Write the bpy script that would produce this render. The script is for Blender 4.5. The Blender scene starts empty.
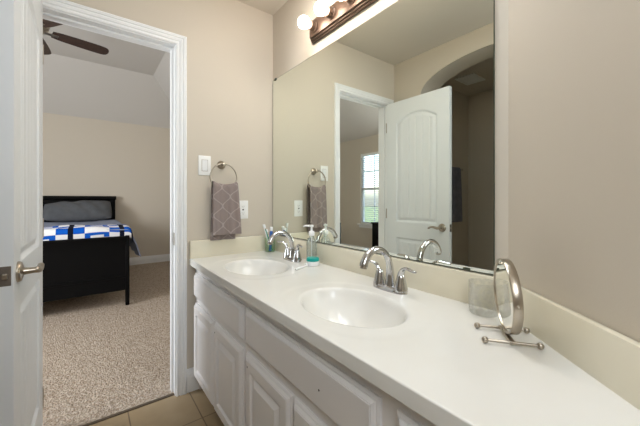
import bpy, bmesh, math, random
from mathutils import Vector, Matrix, Quaternion
R = math.radians
PI = math.pi
random.seed(7)
sc = bpy.context.scene
COL = sc.collection

# ------------------------------------------------------------------ camera
cam_d = bpy.data.cameras.new('camera')
cam = bpy.data.objects.new('camera', cam_d)
COL.objects.link(cam)
cam.location = (-1.037, -1.907, 1.141)
cam.rotation_euler = (R(90), 0, R(-37.35))
cam_d.sensor_width = 36.0
cam_d.lens = 303.5 / 640 * 36.0
cam_d.shift_y = -13.8 / 640
cam_d.clip_start = 0.02
sc.camera = cam

# ------------------------------------------------------------------ colour management, world, lights
sc.view_settings.view_transform = 'Standard'
sc.view_settings.look = 'None'
sc.view_settings.gamma = 1.0
sc.view_settings.use_curve_mapping = False
sc.view_settings.exposure = 0.45
sc.cycles.use_denoising = True
sc.cycles.max_bounces = 10
sc.cycles.diffuse_bounces = 5
sc.cycles.glossy_bounces = 6
sc.cycles.transmission_bounces = 8
sc.cycles.sample_clamp_indirect = 6.0
sc.cycles.use_light_tree = True

w = bpy.data.worlds.new('sky')
sc.world = w
w.use_nodes = True
nt = w.node_tree
bg = nt.nodes['Background']
sky = nt.nodes.new('ShaderNodeTexSky')
sky.sky_type = 'NISHITA'
sky.sun_disc = False
sky.sun_elevation = R(48)
sky.sun_rotation = R(120)
sky.air_density = 1.0
sky.dust_density = 2.5
nt.links.new(sky.outputs[0], bg.inputs[0])
bg.inputs[1].default_value = 0.6


def area(name, loc, rot, sx, sy, power, color, spread=180):
    d = bpy.data.lights.new(name, 'AREA')
    d.shape = 'RECTANGLE'
    d.size = sx
    d.size_y = sy
    d.energy = power
    d.color = color
    d.spread = R(spread)
    o = bpy.data.objects.new(name, d)
    COL.objects.link(o)
    o.location = loc
    o.rotation_euler = rot
    return o


# added soft fills: over the vanity, behind the camera, in an unseen bedroom window
area('bathroom_overhead_fill', (-0.36, -1.0, 2.42), (0, 0, 0), 0.4, 0.6, 5.6, (0.85, 0.93, 1.0))  # added fill just under the ceiling, not a fixture of the room
area('camera_side_fill', (-1.12, -2.45, 1.85), (R(92), 0, R(-30)), 0.6, 0.9, 12.5, (0.85, 0.925, 1.0))  # added fill that lifts the cabinet fronts and door wall
area('bedroom_daylight_fill', (-3.56, 1.0, 1.4), (0, R(-90), 0), 1.5, 0.95, 76, (0.95, 0.975, 1.0))  # added lamp standing in for daylight, set at the invented window


# ------------------------------------------------------------------ materials
def lin(c):
    return tuple(((x / 12.92) if x <= 0.04045 else ((x + 0.055) / 1.055) ** 2.4) for x in c)


def rgb(r, g, b):
    return lin((r / 255, g / 255, b / 255)) + (1.0,)


def mat(name, color, rough=0.5, metal=0.0, bump=None, vary=None, spec=0.5, coat=0.0, trans=0.0, ior=1.45):
    """bump=(scale, strength, distance)  vary=(scale, other colour, detail)"""
    m = bpy.data.materials.new(name)
    m.use_nodes = True
    t = m.node_tree
    b = t.nodes['Principled BSDF']
    b.inputs['Base Color'].default_value = color
    b.inputs['Roughness'].default_value = rough
    b.inputs['Metallic'].default_value = metal
    b.inputs['Specular IOR Level'].default_value = spec
    b.inputs['Coat Weight'].default_value = coat
    b.inputs['Transmission Weight'].default_value = trans
    b.inputs['IOR'].default_value = ior
    tc = t.nodes.new('ShaderNodeTexCoord')
    if vary:
        n = t.nodes.new('ShaderNodeTexNoise')
        n.inputs['Scale'].default_value = vary[0]
        n.inputs['Detail'].default_value = vary[2] if len(vary) > 2 else 4
        t.links.new(tc.outputs['Object'], n.inputs['Vector'])
        cr = t.nodes.new('ShaderNodeValToRGB')
        cr.color_ramp.elements[0].position = 0.35
        cr.color_ramp.elements[1].position = 0.65
        cr.color_ramp.elements[0].color = color
        cr.color_ramp.elements[1].color = vary[1]
        t.links.new(n.outputs['Fac'], cr.inputs[0])
        t.links.new(cr.outputs[0], b.inputs['Base Color'])
    if bump:
        n = t.nodes.new('ShaderNodeTexNoise')
        n.inputs['Scale'].default_value = bump[0]
        n.inputs['Detail'].default_value = 3
        t.links.new(tc.outputs['Object'], n.inputs['Vector'])
        bp = t.nodes.new('ShaderNodeBump')
        bp.inputs['Strength'].default_value = bump[1]
        bp.inputs['Distance'].default_value = bump[2]
        t.links.new(n.outputs['Fac'], bp.inputs['Height'])
        t.links.new(bp.outputs[0], b.inputs['Normal'])
    return m


def mth(t, op, a, b=None, c=None):
    n = t.nodes.new('ShaderNodeMath')
    n.operation = op
    for i, v in enumerate((a, b, c)):
        if v is None:
            continue
        if isinstance(v, (int, float)):
            n.inputs[i].default_value = v
        else:
            t.links.new(v, n.inputs[i])
    return n.outputs[0]


def mixc(t, fac, a, b):
    n = t.nodes.new('ShaderNodeMix')
    n.data_type = 'RGBA'
    if isinstance(fac, (int, float)):
        n.inputs[0].default_value = fac
    else:
        t.links.new(fac, n.inputs[0])
    for i, v in ((6, a), (7, b)):
        if isinstance(v, tuple):
            n.inputs[i].default_value = v
        else:
            t.links.new(v, n.inputs[i])
    return n.outputs[2]


M = {}
M['wall'] = mat('beige_wall_paint', rgb(205, 196, 182), 0.75, bump=(260, 0.12, 0.002), spec=0.25)
M['ceil'] = mat('beige_ceiling_paint', rgb(206, 199, 188), 0.9, bump=(180, 0.25, 0.003), spec=0.15)
M['bedceil'] = mat('grey_white_ceiling_paint', rgb(204, 200, 195), 0.9, bump=(180, 0.2, 0.003), spec=0.15)
M['trim'] = mat('white_trim_paint', rgb(234, 235, 236), 0.35, vary=(3, rgb(231, 232, 233)), spec=0.4)
M['door'] = mat('white_door_paint', rgb(228, 231, 233), 0.4, vary=(3, rgb(225, 228, 230)), spec=0.4)
M['cab'] = mat('white_cabinet_paint', rgb(234, 231, 230), 0.42, vary=(3, rgb(231, 228, 227)), spec=0.4)
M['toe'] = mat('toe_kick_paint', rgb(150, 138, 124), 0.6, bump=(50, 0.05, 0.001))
M['dark'] = mat('dark_hole', rgb(40, 36, 34), 0.8, bump=(80, 0.05, 0.001))
M['marble'] = mat('cream_cultured_marble', rgb(235, 234, 230), 0.18, vary=(4.0, rgb(231, 229, 223), 6), spec=0.4, coat=0.15)
M['marble2'] = mat('cream_marble_splash', rgb(231, 225, 206), 0.14, vary=(5.0, rgb(226, 218, 196), 8), spec=0.5, coat=0.3)
M['mirror'] = mat('silvered_glass', (0.89, 0.93, 0.865, 1), 0.0, 1.0, vary=(0.5, (0.89, 0.93, 0.865, 1)))
M['mirror2'] = mat('silvered_stand_glass', (0.93, 0.93, 0.91, 1), 0.0, 1.0, vary=(0.5, (0.93, 0.93, 0.91, 1)))
M['edge'] = mat('mirror_edge_glass', rgb(70, 76, 62), 0.2, bump=(60, 0.02, 0.001))
M['latch'] = mat('aged_nickel', rgb(128, 118, 108), 0.45, 0.8, bump=(200, 0.04, 0.0004))
M['slot'] = mat('grey_socket_slot', rgb(150, 148, 144), 0.6, bump=(80, 0.02, 0.0003))
M['duct'] = mat('grey_vent_duct', rgb(120, 120, 118), 0.7, bump=(80, 0.02, 0.0003))
M['chrome'] = mat('polished_chrome', (0.60, 0.60, 0.61, 1), 0.07, 1.0, bump=(20, 0.01, 0.0005))
M['nickel'] = mat('brushed_nickel', rgb(176, 166, 152), 0.28, 1.0, bump=(200, 0.04, 0.0004))
M['bronze'] = mat('oil_rubbed_bronze', rgb(88, 70, 58), 0.4, 0.5, bump=(90, 0.05, 0.0005))
M['plate'] = mat('white_plastic', rgb(240, 240, 238), 0.35, bump=(60, 0.01, 0.0003))
M['black'] = mat('black_painted_wood', rgb(8, 8, 9), 0.55, bump=(30, 0.04, 0.0008), spec=0.14)
M['blade'] = mat('dark_walnut_blade', rgb(52, 38, 32), 0.45, vary=(30, rgb(66, 48, 40), 6))
M['pillow'] = mat('charcoal_cotton', rgb(92, 94, 98), 0.95, bump=(300, 0.3, 0.001), vary=(12, rgb(84, 86, 90)))
M['sheet'] = mat('blue_grey_sheet', rgb(142, 150, 172), 0.95, bump=(25, 0.35, 0.01), vary=(10, rgb(128, 137, 160)))
M['mattress'] = mat('white_mattress_ticking', rgb(214, 212, 208), 0.9, bump=(60, 0.1, 0.002))
M['navy'] = mat('navy_binding_cotton', rgb(30, 34, 52), 0.95, bump=(200, 0.2, 0.001))
M['teal'] = mat('teal_plastic', rgb(0, 158, 150), 0.35, bump=(60, 0.01, 0.0003))
M['blue'] = mat('blue_plastic', rgb(40, 96, 176), 0.35, bump=(60, 0.01, 0.0003))
M['green'] = mat('green_plastic', rgb(34, 140, 120), 0.35, bump=(60, 0.01, 0.0003))
M['pink'] = mat('pink_plastic', rgb(226, 170, 178), 0.35, bump=(60, 0.01, 0.0003))
M['bristle'] = mat('white_bristle', rgb(238, 240, 240), 0.8, bump=(400, 0.3, 0.001))
M['pump'] = mat('white_pump_plastic', rgb(242, 243, 244), 0.3, bump=(60, 0.01, 0.0003))
M['alcovetowel'] = mat('slate_towel', rgb(128, 130, 144), 0.95, bump=(260, 0.4, 0.002), vary=(20, rgb(112, 114, 128)))
M['blind'] = mat('white_blind_slats', rgb(236, 237, 236), 0.5, bump=(40, 0.02, 0.0005))
M['lawn'] = mat('lawn_grass', rgb(104, 124, 82), 0.95, vary=(1.2, rgb(140, 150, 110), 8), bump=(40, 0.4, 0.02))
M['leaf'] = mat('hedge_leaves', rgb(96, 118, 70), 0.9, vary=(6, rgb(140, 158, 104), 6), bump=(30, 0.6, 0.03))
M['threshold'] = mat('carpet_tuck_strip', rgb(92, 80, 66), 0.7, bump=(60, 0.1, 0.001))

# clear glass and plastics
def glass(name, tint, haze, hazecol, rough=0.02, bump=None):
    """thin clear wall: see-through, fresnel gloss, a little white haze in the material"""
    m = bpy.data.materials.new(name)
    m.use_nodes = True
    t = m.node_tree
    t.nodes.remove(t.nodes['Principled BSDF'])
    out = t.nodes['Material Output']
    tr = t.nodes.new('ShaderNodeBsdfTransparent')
    tr.inputs[0].default_value = tint
    tl = t.nodes.new('ShaderNodeBsdfTranslucent')
    tl.inputs[0].default_value = hazecol
    df = t.nodes.new('ShaderNodeBsdfDiffuse')
    df.inputs[0].default_value = hazecol
    hz = t.nodes.new('ShaderNodeMixShader')
    hz.inputs[0].default_value = 0.5
    t.links.new(tl.outputs[0], hz.inputs[1]); t.links.new(df.outputs[0], hz.inputs[2])
    m1 = t.nodes.new('ShaderNodeMixShader')
    m1.inputs[0].default_value = haze
    t.links.new(tr.outputs[0], m1.inputs[1]); t.links.new(hz.outputs[0], m1.inputs[2])
    gl = t.nodes.new('ShaderNodeBsdfGlossy')
    gl.inputs['Roughness'].default_value = rough
    fr = t.nodes.new('ShaderNodeFresnel')
    fr.inputs[0].default_value = 1.45
    m2 = t.nodes.new('ShaderNodeMixShader')
    t.links.new(mth(t, 'MULTIPLY', fr.outputs[0], 0.35), m2.inputs[0])
    t.links.new(m1.outputs[0], m2.inputs[1]); t.links.new(gl.outputs[0], m2.inputs[2])
    t.links.new(m2.outputs[0], out.inputs[0])
    tc = t.nodes.new('ShaderNodeTexCoord')
    n = t.nodes.new('ShaderNodeTexNoise')
    n.inputs['Scale'].default_value = (bump or (10, 0.02))[0]
    t.links.new(tc.outputs['Object'], n.inputs['Vector'])
    bp = t.nodes.new('ShaderNodeBump')
    bp.inputs['Strength'].default_value = (bump or (10, 0.02))[1]
    bp.inputs['Distance'].default_value = 0.003
    t.links.new(n.outputs['Fac'], bp.inputs['Height'])
    t.links.new(bp.outputs[0], gl.inputs['Normal'])
    if bump:
        hf = t.nodes.new('ShaderNodeMapRange')
        hf.inputs[1].default_value = 0.35; hf.inputs[2].default_value = 0.65
        hf.inputs[3].default_value = haze * 0.5; hf.inputs[4].default_value = haze * 1.5
        t.links.new(n.outputs['Fac'], hf.inputs[0])
        t.links.new(hf.outputs[0], m1.inputs[0])
    return m


M['tumbler'] = glass('etched_tumbler_glass', (0.99, 0.99, 0.98, 1), 0.13, (0.95, 0.95, 0.92, 1), 0.1, bump=(70, 0.6))
M['cupglass'] = glass('clear_cup_glass', (0.88, 0.96, 0.90, 1), 0.03, (0.8, 0.9, 0.8, 1))
M['bottle'] = glass('clear_bottle_plastic', (0.95, 0.97, 0.97, 1), 0.06, (0.92, 0.95, 0.95, 1), 0.05)


def emit(name, color, s):
    m = bpy.data.materials.new(name)
    m.use_nodes = True
    t = m.node_tree
    b = t.nodes['Principled BSDF']
    b.inputs['Base Color'].default_value = (0.9, 0.9, 0.88, 1)
    b.inputs['Emission Color'].default_value = color
    b.inputs['Emission Strength'].default_value = s
    return m


M['bulb'] = emit('glowing_frosted_bulb', (1.0, 0.86, 0.72, 1), 32.0)


def tile_material():
    m = mat('beige_brown_floor_tile', rgb(150, 126, 98), 0.38, spec=0.4)
    t = m.node_tree
    b = t.nodes['Principled BSDF']
    tc = t.nodes.new('ShaderNodeTexCoord')
    mp = t.nodes.new('ShaderNodeMapping')
    mp.inputs['Location'].default_value = (0.868 + 0.305 * 20, 0.275 + 0.305 * 20, 0)
    t.links.new(tc.outputs['Object'], mp.inputs['Vector'])
    br = t.nodes.new('ShaderNodeTexBrick')
    br.offset = 0
    br.inputs['Scale'].default_value = 1
    br.inputs['Brick Width'].default_value = 0.305
    br.inputs['Row Height'].default_value = 0.305
    br.inputs['Mortar Size'].default_value = 0.0035
    br.inputs['Mortar Smooth'].default_value = 0.2
    br.inputs['Color1'].default_value = rgb(182, 162, 130)
    br.inputs['Color2'].default_value = rgb(170, 150, 120)
    br.inputs['Mortar'].default_value = rgb(120, 104, 84)
    t.links.new(mp.outputs[0], br.inputs['Vector'])
    n = t.nodes.new('ShaderNodeTexNoise')
    n.inputs['Scale'].default_value = 9
    n.inputs['Detail'].default_value = 7
    t.links.new(tc.outputs['Object'], n.inputs['Vector'])
    c = mixc(t, mth(t, 'MULTIPLY', n.outputs['Fac'], 0.55), br.outputs['Color'], rgb(124, 104, 78))
    t.links.new(c, b.inputs['Base Color'])
    bp = t.nodes.new('ShaderNodeBump')
    bp.inputs['Strength'].default_value = 0.4
    bp.inputs['Distance'].default_value = 0.002
    t.links.new(mth(t, 'SUBTRACT', 1.0, br.outputs['Fac']), bp.inputs['Height'])
    t.links.new(bp.outputs[0], b.inputs['Normal'])
    return m


M['tile'] = tile_material()


def carpet_material():
    m = mat('beige_carpet_pile', rgb(160, 140, 120), 1.0, spec=0.05)
    t = m.node_tree
    b = t.nodes['Principled BSDF']
    tc = t.nodes.new('ShaderNodeTexCoord')
    v = t.nodes.new('ShaderNodeTexVoronoi')
    v.inputs['Scale'].default_value = 95
    n = t.nodes.new('ShaderNodeTexNoise')
    n.inputs['Scale'].default_value = 75
    n.inputs['Detail'].default_value = 4
    n2 = t.nodes.new('ShaderNodeTexNoise')
    n2.inputs['Scale'].default_value = 3.5
    for q in (v, n, n2):
        t.links.new(tc.outputs['Object'], q.inputs['Vector'])
    cr = t.nodes.new('ShaderNodeValToRGB')
    cr.color_ramp.elements[0].position = 0.33
    cr.color_ramp.elements[1].position = 0.66
    cr.color_ramp.elements[0].color = rgb(146, 128, 110)
    cr.color_ramp.elements[1].color = rgb(212, 199, 184)
    t.links.new(n.outputs['Fac'], cr.inputs[0])
    c = mixc(t, mth(t, 'MULTIPLY', n2.outputs['Fac'], 0.4), cr.outputs[0], rgb(178, 161, 144))
    t.links.new(c, b.inputs['Base Color'])
    bp = t.nodes.new('ShaderNodeBump')
    bp.inputs['Strength'].default_value = 0.9
    bp.inputs['Distance'].default_value = 0.012
    h = mth(t, 'ADD', mth(t, 'MULTIPLY', n.outputs['Fac'], 1.0), mth(t, 'MULTIPLY', v.outputs['Distance'], -0.8))
    t.links.new(h, bp.inputs['Height'])
    t.links.new(bp.outputs[0], b.inputs['Normal'])
    return m


M['carpet'] = carpet_material()


def towel_material():
    """taupe terry with a paler ogee lattice (object x / z)"""
    m = mat('taupe_terry_towel', rgb(128, 116, 112), 1.0, spec=0.05)
    t = m.node_tree
    b = t.nodes['Principled BSDF']
    tc = t.nodes.new('ShaderNodeTexCoord')
    sp = t.nodes.new('ShaderNodeSeparateXYZ')
    t.links.new(tc.outputs['Object'], sp.inputs[0])
    P = 0.105
    wv = mth(t, 'MULTIPLY', mth(t, 'COSINE', mth(t, 'MULTIPLY', sp.outputs['Z'], 2 * PI / 0.115)), P / 4)

    def fam(v):
        f = mth(t, 'FRACT', mth(t, 'ADD', mth(t, 'DIVIDE', v, P), 20.5))
        return mth(t, 'ABSOLUTE', mth(t, 'SUBTRACT', f, 0.5))
    a = fam(mth(t, 'ADD', sp.outputs['X'], wv))
    c = fam(mth(t, 'ADD', mth(t, 'SUBTRACT', sp.outputs['X'], wv), P / 2))
    d = mth(t, 'LESS_THAN', mth(t, 'MINIMUM', a, c), 0.04)
    n = t.nodes.new('ShaderNodeTexNoise')
    n.inputs['Scale'].default_value = 320
    t.links.new(tc.outputs['Object'], n.inputs['Vector'])
    col = mixc(t, mth(t, 'MULTIPLY', d, 0.55), rgb(148, 135, 131), rgb(190, 179, 174))
    col2 = mixc(t, mth(t, 'MULTIPLY', n.outputs['Fac'], 0.35), col, rgb(114, 103, 100))
    t.links.new(col2, b.inputs['Base Color'])
    bp = t.nodes.new('ShaderNodeBump')
    bp.inputs['Strength'].default_value = 0.5
    bp.inputs['Distance'].default_value = 0.002
    t.links.new(n.outputs['Fac'], bp.inputs['Height'])
    t.links.new(bp.outputs[0], b.inputs['Normal'])
    return m


M['towel'] = towel_material()


def quilt_material():
    """patchwork of white, royal blue and navy patches laid out on the uv grid (metres)"""
    m = mat('patchwork_quilt_cotton', rgb(235, 235, 235), 0.95, spec=0.05)
    t = m.node_tree
    b = t.nodes['Principled BSDF']
    tc = t.nodes.new('ShaderNodeTexCoord')
    sp = t.nodes.new('ShaderNodeSeparateXYZ')
    t.links.new(tc.outputs['UV'], sp.inputs[0])
    PER, H = 0.43, 0.115
    v = mth(t, 'DIVIDE', mth(t, 'ADD', sp.outputs['Y'], 10.035 * 1.0), H)
    fv = mth(t, 'FLOOR', v)
    odd = mth(t, 'MODULO', fv, 2.0)
    u = mth(t, 'DIVIDE', mth(t, 'ADD', sp.outputs['X'], 20 * PER + 0.115), PER)
    u = mth(t, 'FRACT', mth(t, 'ADD', u, 0.0))
    # repeat: navy sash, white, wide blue patch with a white bar, white (alternate rows swap the blue and the white)
    navy = mth(t, 'LESS_THAN', u, 0.10)
    wide = mth(t, 'MULTIPLY', mth(t, 'GREATER_THAN', u, 0.31), mth(t, 'LESS_THAN', u, 0.79))
    lu = mth(t, 'ABSOLUTE', mth(t, 'SUBTRACT', u, 0.55))
    lv = mth(t, 'ABSOLUTE', mth(t, 'SUBTRACT', mth(t, 'FRACT', v), 0.5))
    bar = mth(t, 'MULTIPLY', mth(t, 'LESS_THAN', lu, 0.13), mth(t, 'LESS_THAN', lv, 0.24))
    isblue = mth(t, 'ABSOLUTE', mth(t, 'SUBTRACT', odd, wide))
    isblue = mth(t, 'MULTIPLY', isblue, mth(t, 'SUBTRACT', 1.0, mth(t, 'MULTIPLY', bar, wide)))
    col = mixc(t, isblue, rgb(238, 238, 240), rgb(24, 92, 196))
    edge_ = mth(t, 'GREATER_THAN', sp.outputs['X'], 0.0)
    dark_ = mth(t, 'MAXIMUM', navy, edge_)
    col = mixc(t, dark_, col, rgb(24, 28, 44))
    t.links.new(col, b.inputs['Base Color'])
    n = t.nodes.new('ShaderNodeTexNoise')
    n.inputs['Scale'].default_value = 40
    t.links.new(tc.outputs['Object'], n.inputs['Vector'])
    bp = t.nodes.new('ShaderNodeBump')
    bp.inputs['Strength'].default_value = 0.3
    bp.inputs['Distance'].default_value = 0.006
    t.links.new(n.outputs['Fac'], bp.inputs['Height'])
    t.links.new(bp.outputs[0], b.inputs['Normal'])
    return m


M['quilt'] = quilt_material()


# ------------------------------------------------------------------ mesh helpers
def smooth_by_angle(me, ang=35):
    bm = bmesh.new()
    bm.from_mesh(me)
    for f in bm.faces:
        f.smooth = True
    for e in bm.edges:
        if len(e.link_faces) == 2 and e.calc_face_angle(0) > R(ang):
            e.smooth = False
        else:
            e.smooth = True
    bm.to_mesh(me)
    bm.free()


def obj(name, bm, m, parent=None, smooth=None, loc=None):
    me = bpy.data.meshes.new(name)
    bmesh.ops.remove_doubles(bm, verts=bm.verts, dist=1e-6)
    bmesh.ops.recalc_face_normals(bm, faces=bm.faces)
    bm.to_mesh(me)
    bm.free()
    me.materials.append(m)
    if smooth:
        smooth_by_angle(me, smooth)
    o = bpy.data.objects.new(name, me)
    COL.objects.link(o)
    if parent is not None:
        o.parent = parent
    if loc:
        o.location = loc
    return o


def tag(o, label=None, cat=None, group=None, kind=None):
    if label:
        o['label'] = label
    if cat:
        o['category'] = cat
    if group:
        o['group'] = group
    if kind:
        o['kind'] = kind
    return o


def thing(name, label, cat, loc=(0, 0, 0), rotz=0, group=None, kind=None):
    o = bpy.data.objects.new(name, None)
    COL.objects.link(o)
    o.empty_display_size = 0.05
    o.location = loc
    o.rotation_euler = (0, 0, rotz)
    return tag(o, label, cat, group, kind)


def struct(name, bm, m, label, cat, smooth=None):
    o = obj(name, bm, m, None, smooth)
    return tag(o, label, cat, kind='structure')


def copy_tree(o, parent=None):
    c = o.copy()
    COL.objects.link(c)
    if parent is not None:
        c.parent = parent
    for ch in list(o.children):
        copy_tree(ch, c)
    return c


def box(bm, x0, x1, y0, y1, z0, z1, bev=0, seg=2):
    x0, x1 = sorted((x0, x1)); y0, y1 = sorted((y0, y1)); z0, z1 = sorted((z0, z1))
    vs = [bm.verts.new(p) for p in ((x0, y0, z0), (x1, y0, z0), (x1, y1, z0), (x0, y1, z0),
                                    (x0, y0, z1), (x1, y0, z1), (x1, y1, z1), (x0, y1, z1))]
    fs = [bm.faces.new([vs[i] for i in q]) for q in
          ((3, 2, 1, 0), (4, 5, 6, 7), (0, 1, 5, 4), (1, 2, 6, 5), (2, 3, 7, 6), (3, 0, 4, 7))]
    if bev:
        es = list({e for f in fs for e in f.edges})
        bmesh.ops.bevel(bm, geom=es, offset=bev, segments=seg, profile=0.5, affect='EDGES')
    return bm


def BM():
    return bmesh.new()


def bx(*a, **k):
    return box(BM(), *a, **k)


def prism(bm, pts, z0, z1):
    """vertical prism over plan points"""
    a = [bm.verts.new((p[0], p[1], z0)) for p in pts]
    b = [bm.verts.new((p[0], p[1], z1)) for p in pts]
    n = len(pts)
    bm.faces.new(a[::-1])
    bm.faces.new(b)
    for i in range(n):
        j = (i + 1) % n
        bm.faces.new((a[i], a[j], b[j], b[i]))
    return bm


def lathe(bm, prof, n=32, mtx=None):
    """prof = [(r, z)], spun about z; closes where r == 0"""
    mtx = mtx or Matrix()
    rings = []
    for r, z in prof:
        if r < 1e-7:
            rings.append([bm.verts.new(mtx @ Vector((0, 0, z)))])
        else:
            rings.append([bm.verts.new(mtx @ Vector((r * math.cos(2 * PI * i / n), r * math.sin(2 * PI * i / n), z))) for i in range(n)])
    for a, b in zip(rings, rings[1:]):
        for i in range(n):
            j = (i + 1) % n
            q = []
            for v in ((a[i] if len(a) > 1 else a[0]), (a[j] if len(a) > 1 else a[0]),
                      (b[j] if len(b) > 1 else b[0]), (b[i] if len(b) > 1 else b[0])):
                if v not in q:
                    q.append(v)
            if len(q) > 2:
                bm.faces.new(q)
    for rg in (rings[0], rings[-1]):
        if len(rg) > 1 and rings[0] is not None:
            pass
    return bm


def axis_mtx(p, d):
    d = Vector(d).normalized()
    q = Vector((0, 0, 1)).rotation_difference(d)
    return Matrix.Translation(Vector(p)) @ q.to_matrix().to_4x4()


def rod(bm, a, b, r, r2=None, n=16):
    a, b = Vector(a), Vector(b)
    L = (b - a).length
    r2 = r if r2 is None else r2
    return lathe(bm, [(0, 0), (r, 0), (r2, L), (0, L)], n, axis_mtx(a, b - a))


def ball(bm, c, r, seg=20, ring=12, sx=1, sy=1, sz=1):
    mt = Matrix.Translation(Vector(c)) @ Matrix.Diagonal((r * sx, r * sy, r * sz, 1))
    bmesh.ops.create_uvsphere(bm, u_segments=seg, v_segments=ring, radius=1, matrix=mt)
    return bm


def spline(pts, per=8):
    """Catmull-Rom through tuples (any length)"""
    out = []
    P = [pts[0]] + list(pts) + [pts[-1]]
    for i in range(1, len(P) - 2):
        for k in range(per):
            t = k / per
            q = []
            for a, b, c, d in zip(P[i - 1], P[i], P[i + 1], P[i + 2]):
                q.append(0.5 * ((2 * b) + (-a + c) * t + (2 * a - 5 * b + 4 * c - d) * t * t + (-a + 3 * b - 3 * c + d) * t ** 3))
            out.append(tuple(q))
    out.append(tuple(pts[-1]))
    return out


def tube(bm, path, n=14, cap=True, flat=1.0, side=None):
    """path = [(x, y, z, r)]; flat squashes the section along 'side'-normal"""
    pts = [Vector(p[:3]) for p in path]
    rs = [p[3] for p in path]
    N = len(pts)
    tang = [(pts[min(i + 1, N - 1)] - pts[max(i - 1, 0)]).normalized() for i in range(N)]
    up = Vector(side) if side else Vector((0.13, 0.29, 0.95))
    u = (up - tang[0] * up.dot(tang[0])).normalized()
    rings = []
    for i in range(N):
        u = (u - tang[i] * u.dot(tang[i])).normalized()
        v = tang[i].cross(u)
        rings.append([bm.verts.new(pts[i] + (u * math.cos(2 * PI * k / n) * flat + v * math.sin(2 * PI * k / n)) * rs[i]) for k in range(n)])
    for a, b in zip(rings, rings[1:]):
        for k in range(n):
            bm.faces.new((a[k], a[(k + 1) % n], b[(k + 1) % n], b[k]))
    if cap:
        bm.faces.new(rings[0][::-1])
        bm.faces.new(rings[-1])
    return bm


def torus(bm, c, rad, r, axis=(0, 1, 0), n=48, m=10, a0=0, a1=2 * PI):
    mt = axis_mtx(c, axis)
    full = abs(a1 - a0 - 2 * PI) < 1e-6
    cnt = n if full else n + 1
    rings = []
    for i in range(cnt):
        a = a0 + (a1 - a0) * i / n
        rings.append([bm.verts.new(mt @ Vector(((rad + r * math.cos(b)) * math.cos(a), (rad + r * math.cos(b)) * math.sin(a), r * math.sin(b))))
                      for b in [2 * PI * k / m for k in range(m)]])
    for i in range(n):
        A, B = rings[i], rings[(i + 1) % cnt]
        for k in range(m):
            bm.faces.new((A[k], A[(k + 1) % m], B[(k + 1) % m], B[k]))
    return bm


def rect_rings(bm, w, h, rings, mtx, back=0.0):
    """panel front: nested rectangles [(inset, depth)], first ring is at the back; local x = width, y = height, z = out"""
    prev = None
    first = None
    for ins, z in rings:
        x0, x1, y0, y1 = ins, w - ins, ins, h - ins
        vs = [bm.verts.new(mtx @ Vector(p)) for p in ((x0, y0, z), (x1, y0, z), (x1, y1, z), (x0, y1, z))]
        if prev:
            for i in range(4):
                j = (i + 1) % 4
                bm.faces.new((prev[i], prev[j], vs[j], vs[i]))
        else:
            first = vs
        prev = vs
    bm.faces.new(prev)
    bm.faces.new(first[::-1])
    return bm


# ================================================================== ROOM SHELL
WX = -1.34           # left wall plane of the bathroom
DANG = R(41.5)
DX, DY = -math.sin(DANG), -math.cos(DANG)      # along the angled wall, away from the corner
NX, NY = DY, -DX                                 # its normal into the room
if NX > 0:
    NX, NY = -NX, -NY
CY = -1.513          # where the mirror wall meets the angled wall


def diag(t, off=0.0):
    return (DX * t + NX * off, CY + DY * t + NY * off)


CH = 2.44
JL, JR = -1.252, -0.638      # jamb inner faces
JT = 2.034

# floors
struct('floor', bx(-2.95, 0.15, -3.2, 0.03, -0.05, 0.0), M['tile'], 'beige brown square tile floor of the bathroom', 'floor')
struct('floor_bedroom', bx(-3.75, 0.6, 0.03, 4.36, -0.05, 0.006), M['carpet'], 'beige carpet floor of the bedroom', 'floor')

# ceilings
struct('ceiling', bx(-2.95, 0.12, -3.2, 0.0, CH, CH + 0.06), M['ceil'], 'flat beige bathroom ceiling', 'ceiling')
bm = BM()
X0, X1, Y0, Y1, S = -3.6, 0.455, 0.12, 4.22, 0.67
o_ = [bm.verts.new(p) for p in ((X0, Y0, CH), (X1, Y0, CH), (X1, Y1, CH), (X0, Y1, CH))]
i_ = [bm.verts.new(p) for p in ((X0 + S, Y0 + S, CH + S), (X1 - S, Y0 + S, CH + S), (X1 - S, Y1 - S, CH + S), (X0 + S, Y1 - S, CH + S))]
for k in range(4):
    bm.faces.new((o_[k], o_[(k + 1) % 4], i_[(k + 1) % 4], i_[k]))
bm.faces.new(i_)
bmesh.ops.solidify(bm, geom=bm.faces[:], thickness=-0.05)
struct('ceiling_bedroom', bm, M['bedceil'], 'vaulted grey white bedroom ceiling with sloped edges', 'ceiling')

# door wall between the bathroom and the bedroom
bm = BM()
box(bm, -3.7, JL - 0.018, 0, 0.12, 0, CH)
box(bm, JR + 0.018, 0.56, 0, 0.12, 0, CH)
box(bm, JL - 0.018, JR + 0.018, 0, 0.12, JT + 0.018, CH)
struct('wall_back', bm, M['wall'], 'beige bathroom wall holding the doorway and the towel ring', 'wall')
struct('wall_right', bx(0, 0.1, CY - 0.1, 0, 0, CH), M['wall'], 'beige wall behind the big vanity mirror', 'wall')
bm = BM()
prism(bm, [diag(0), diag(2.02), diag(2.02, -0.1), diag(-0.02, -0.1)], 0, CH)
struct('wall_angled', bm, M['wall'], 'beige angled wall at the end of the vanity counter', 'wall')

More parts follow.
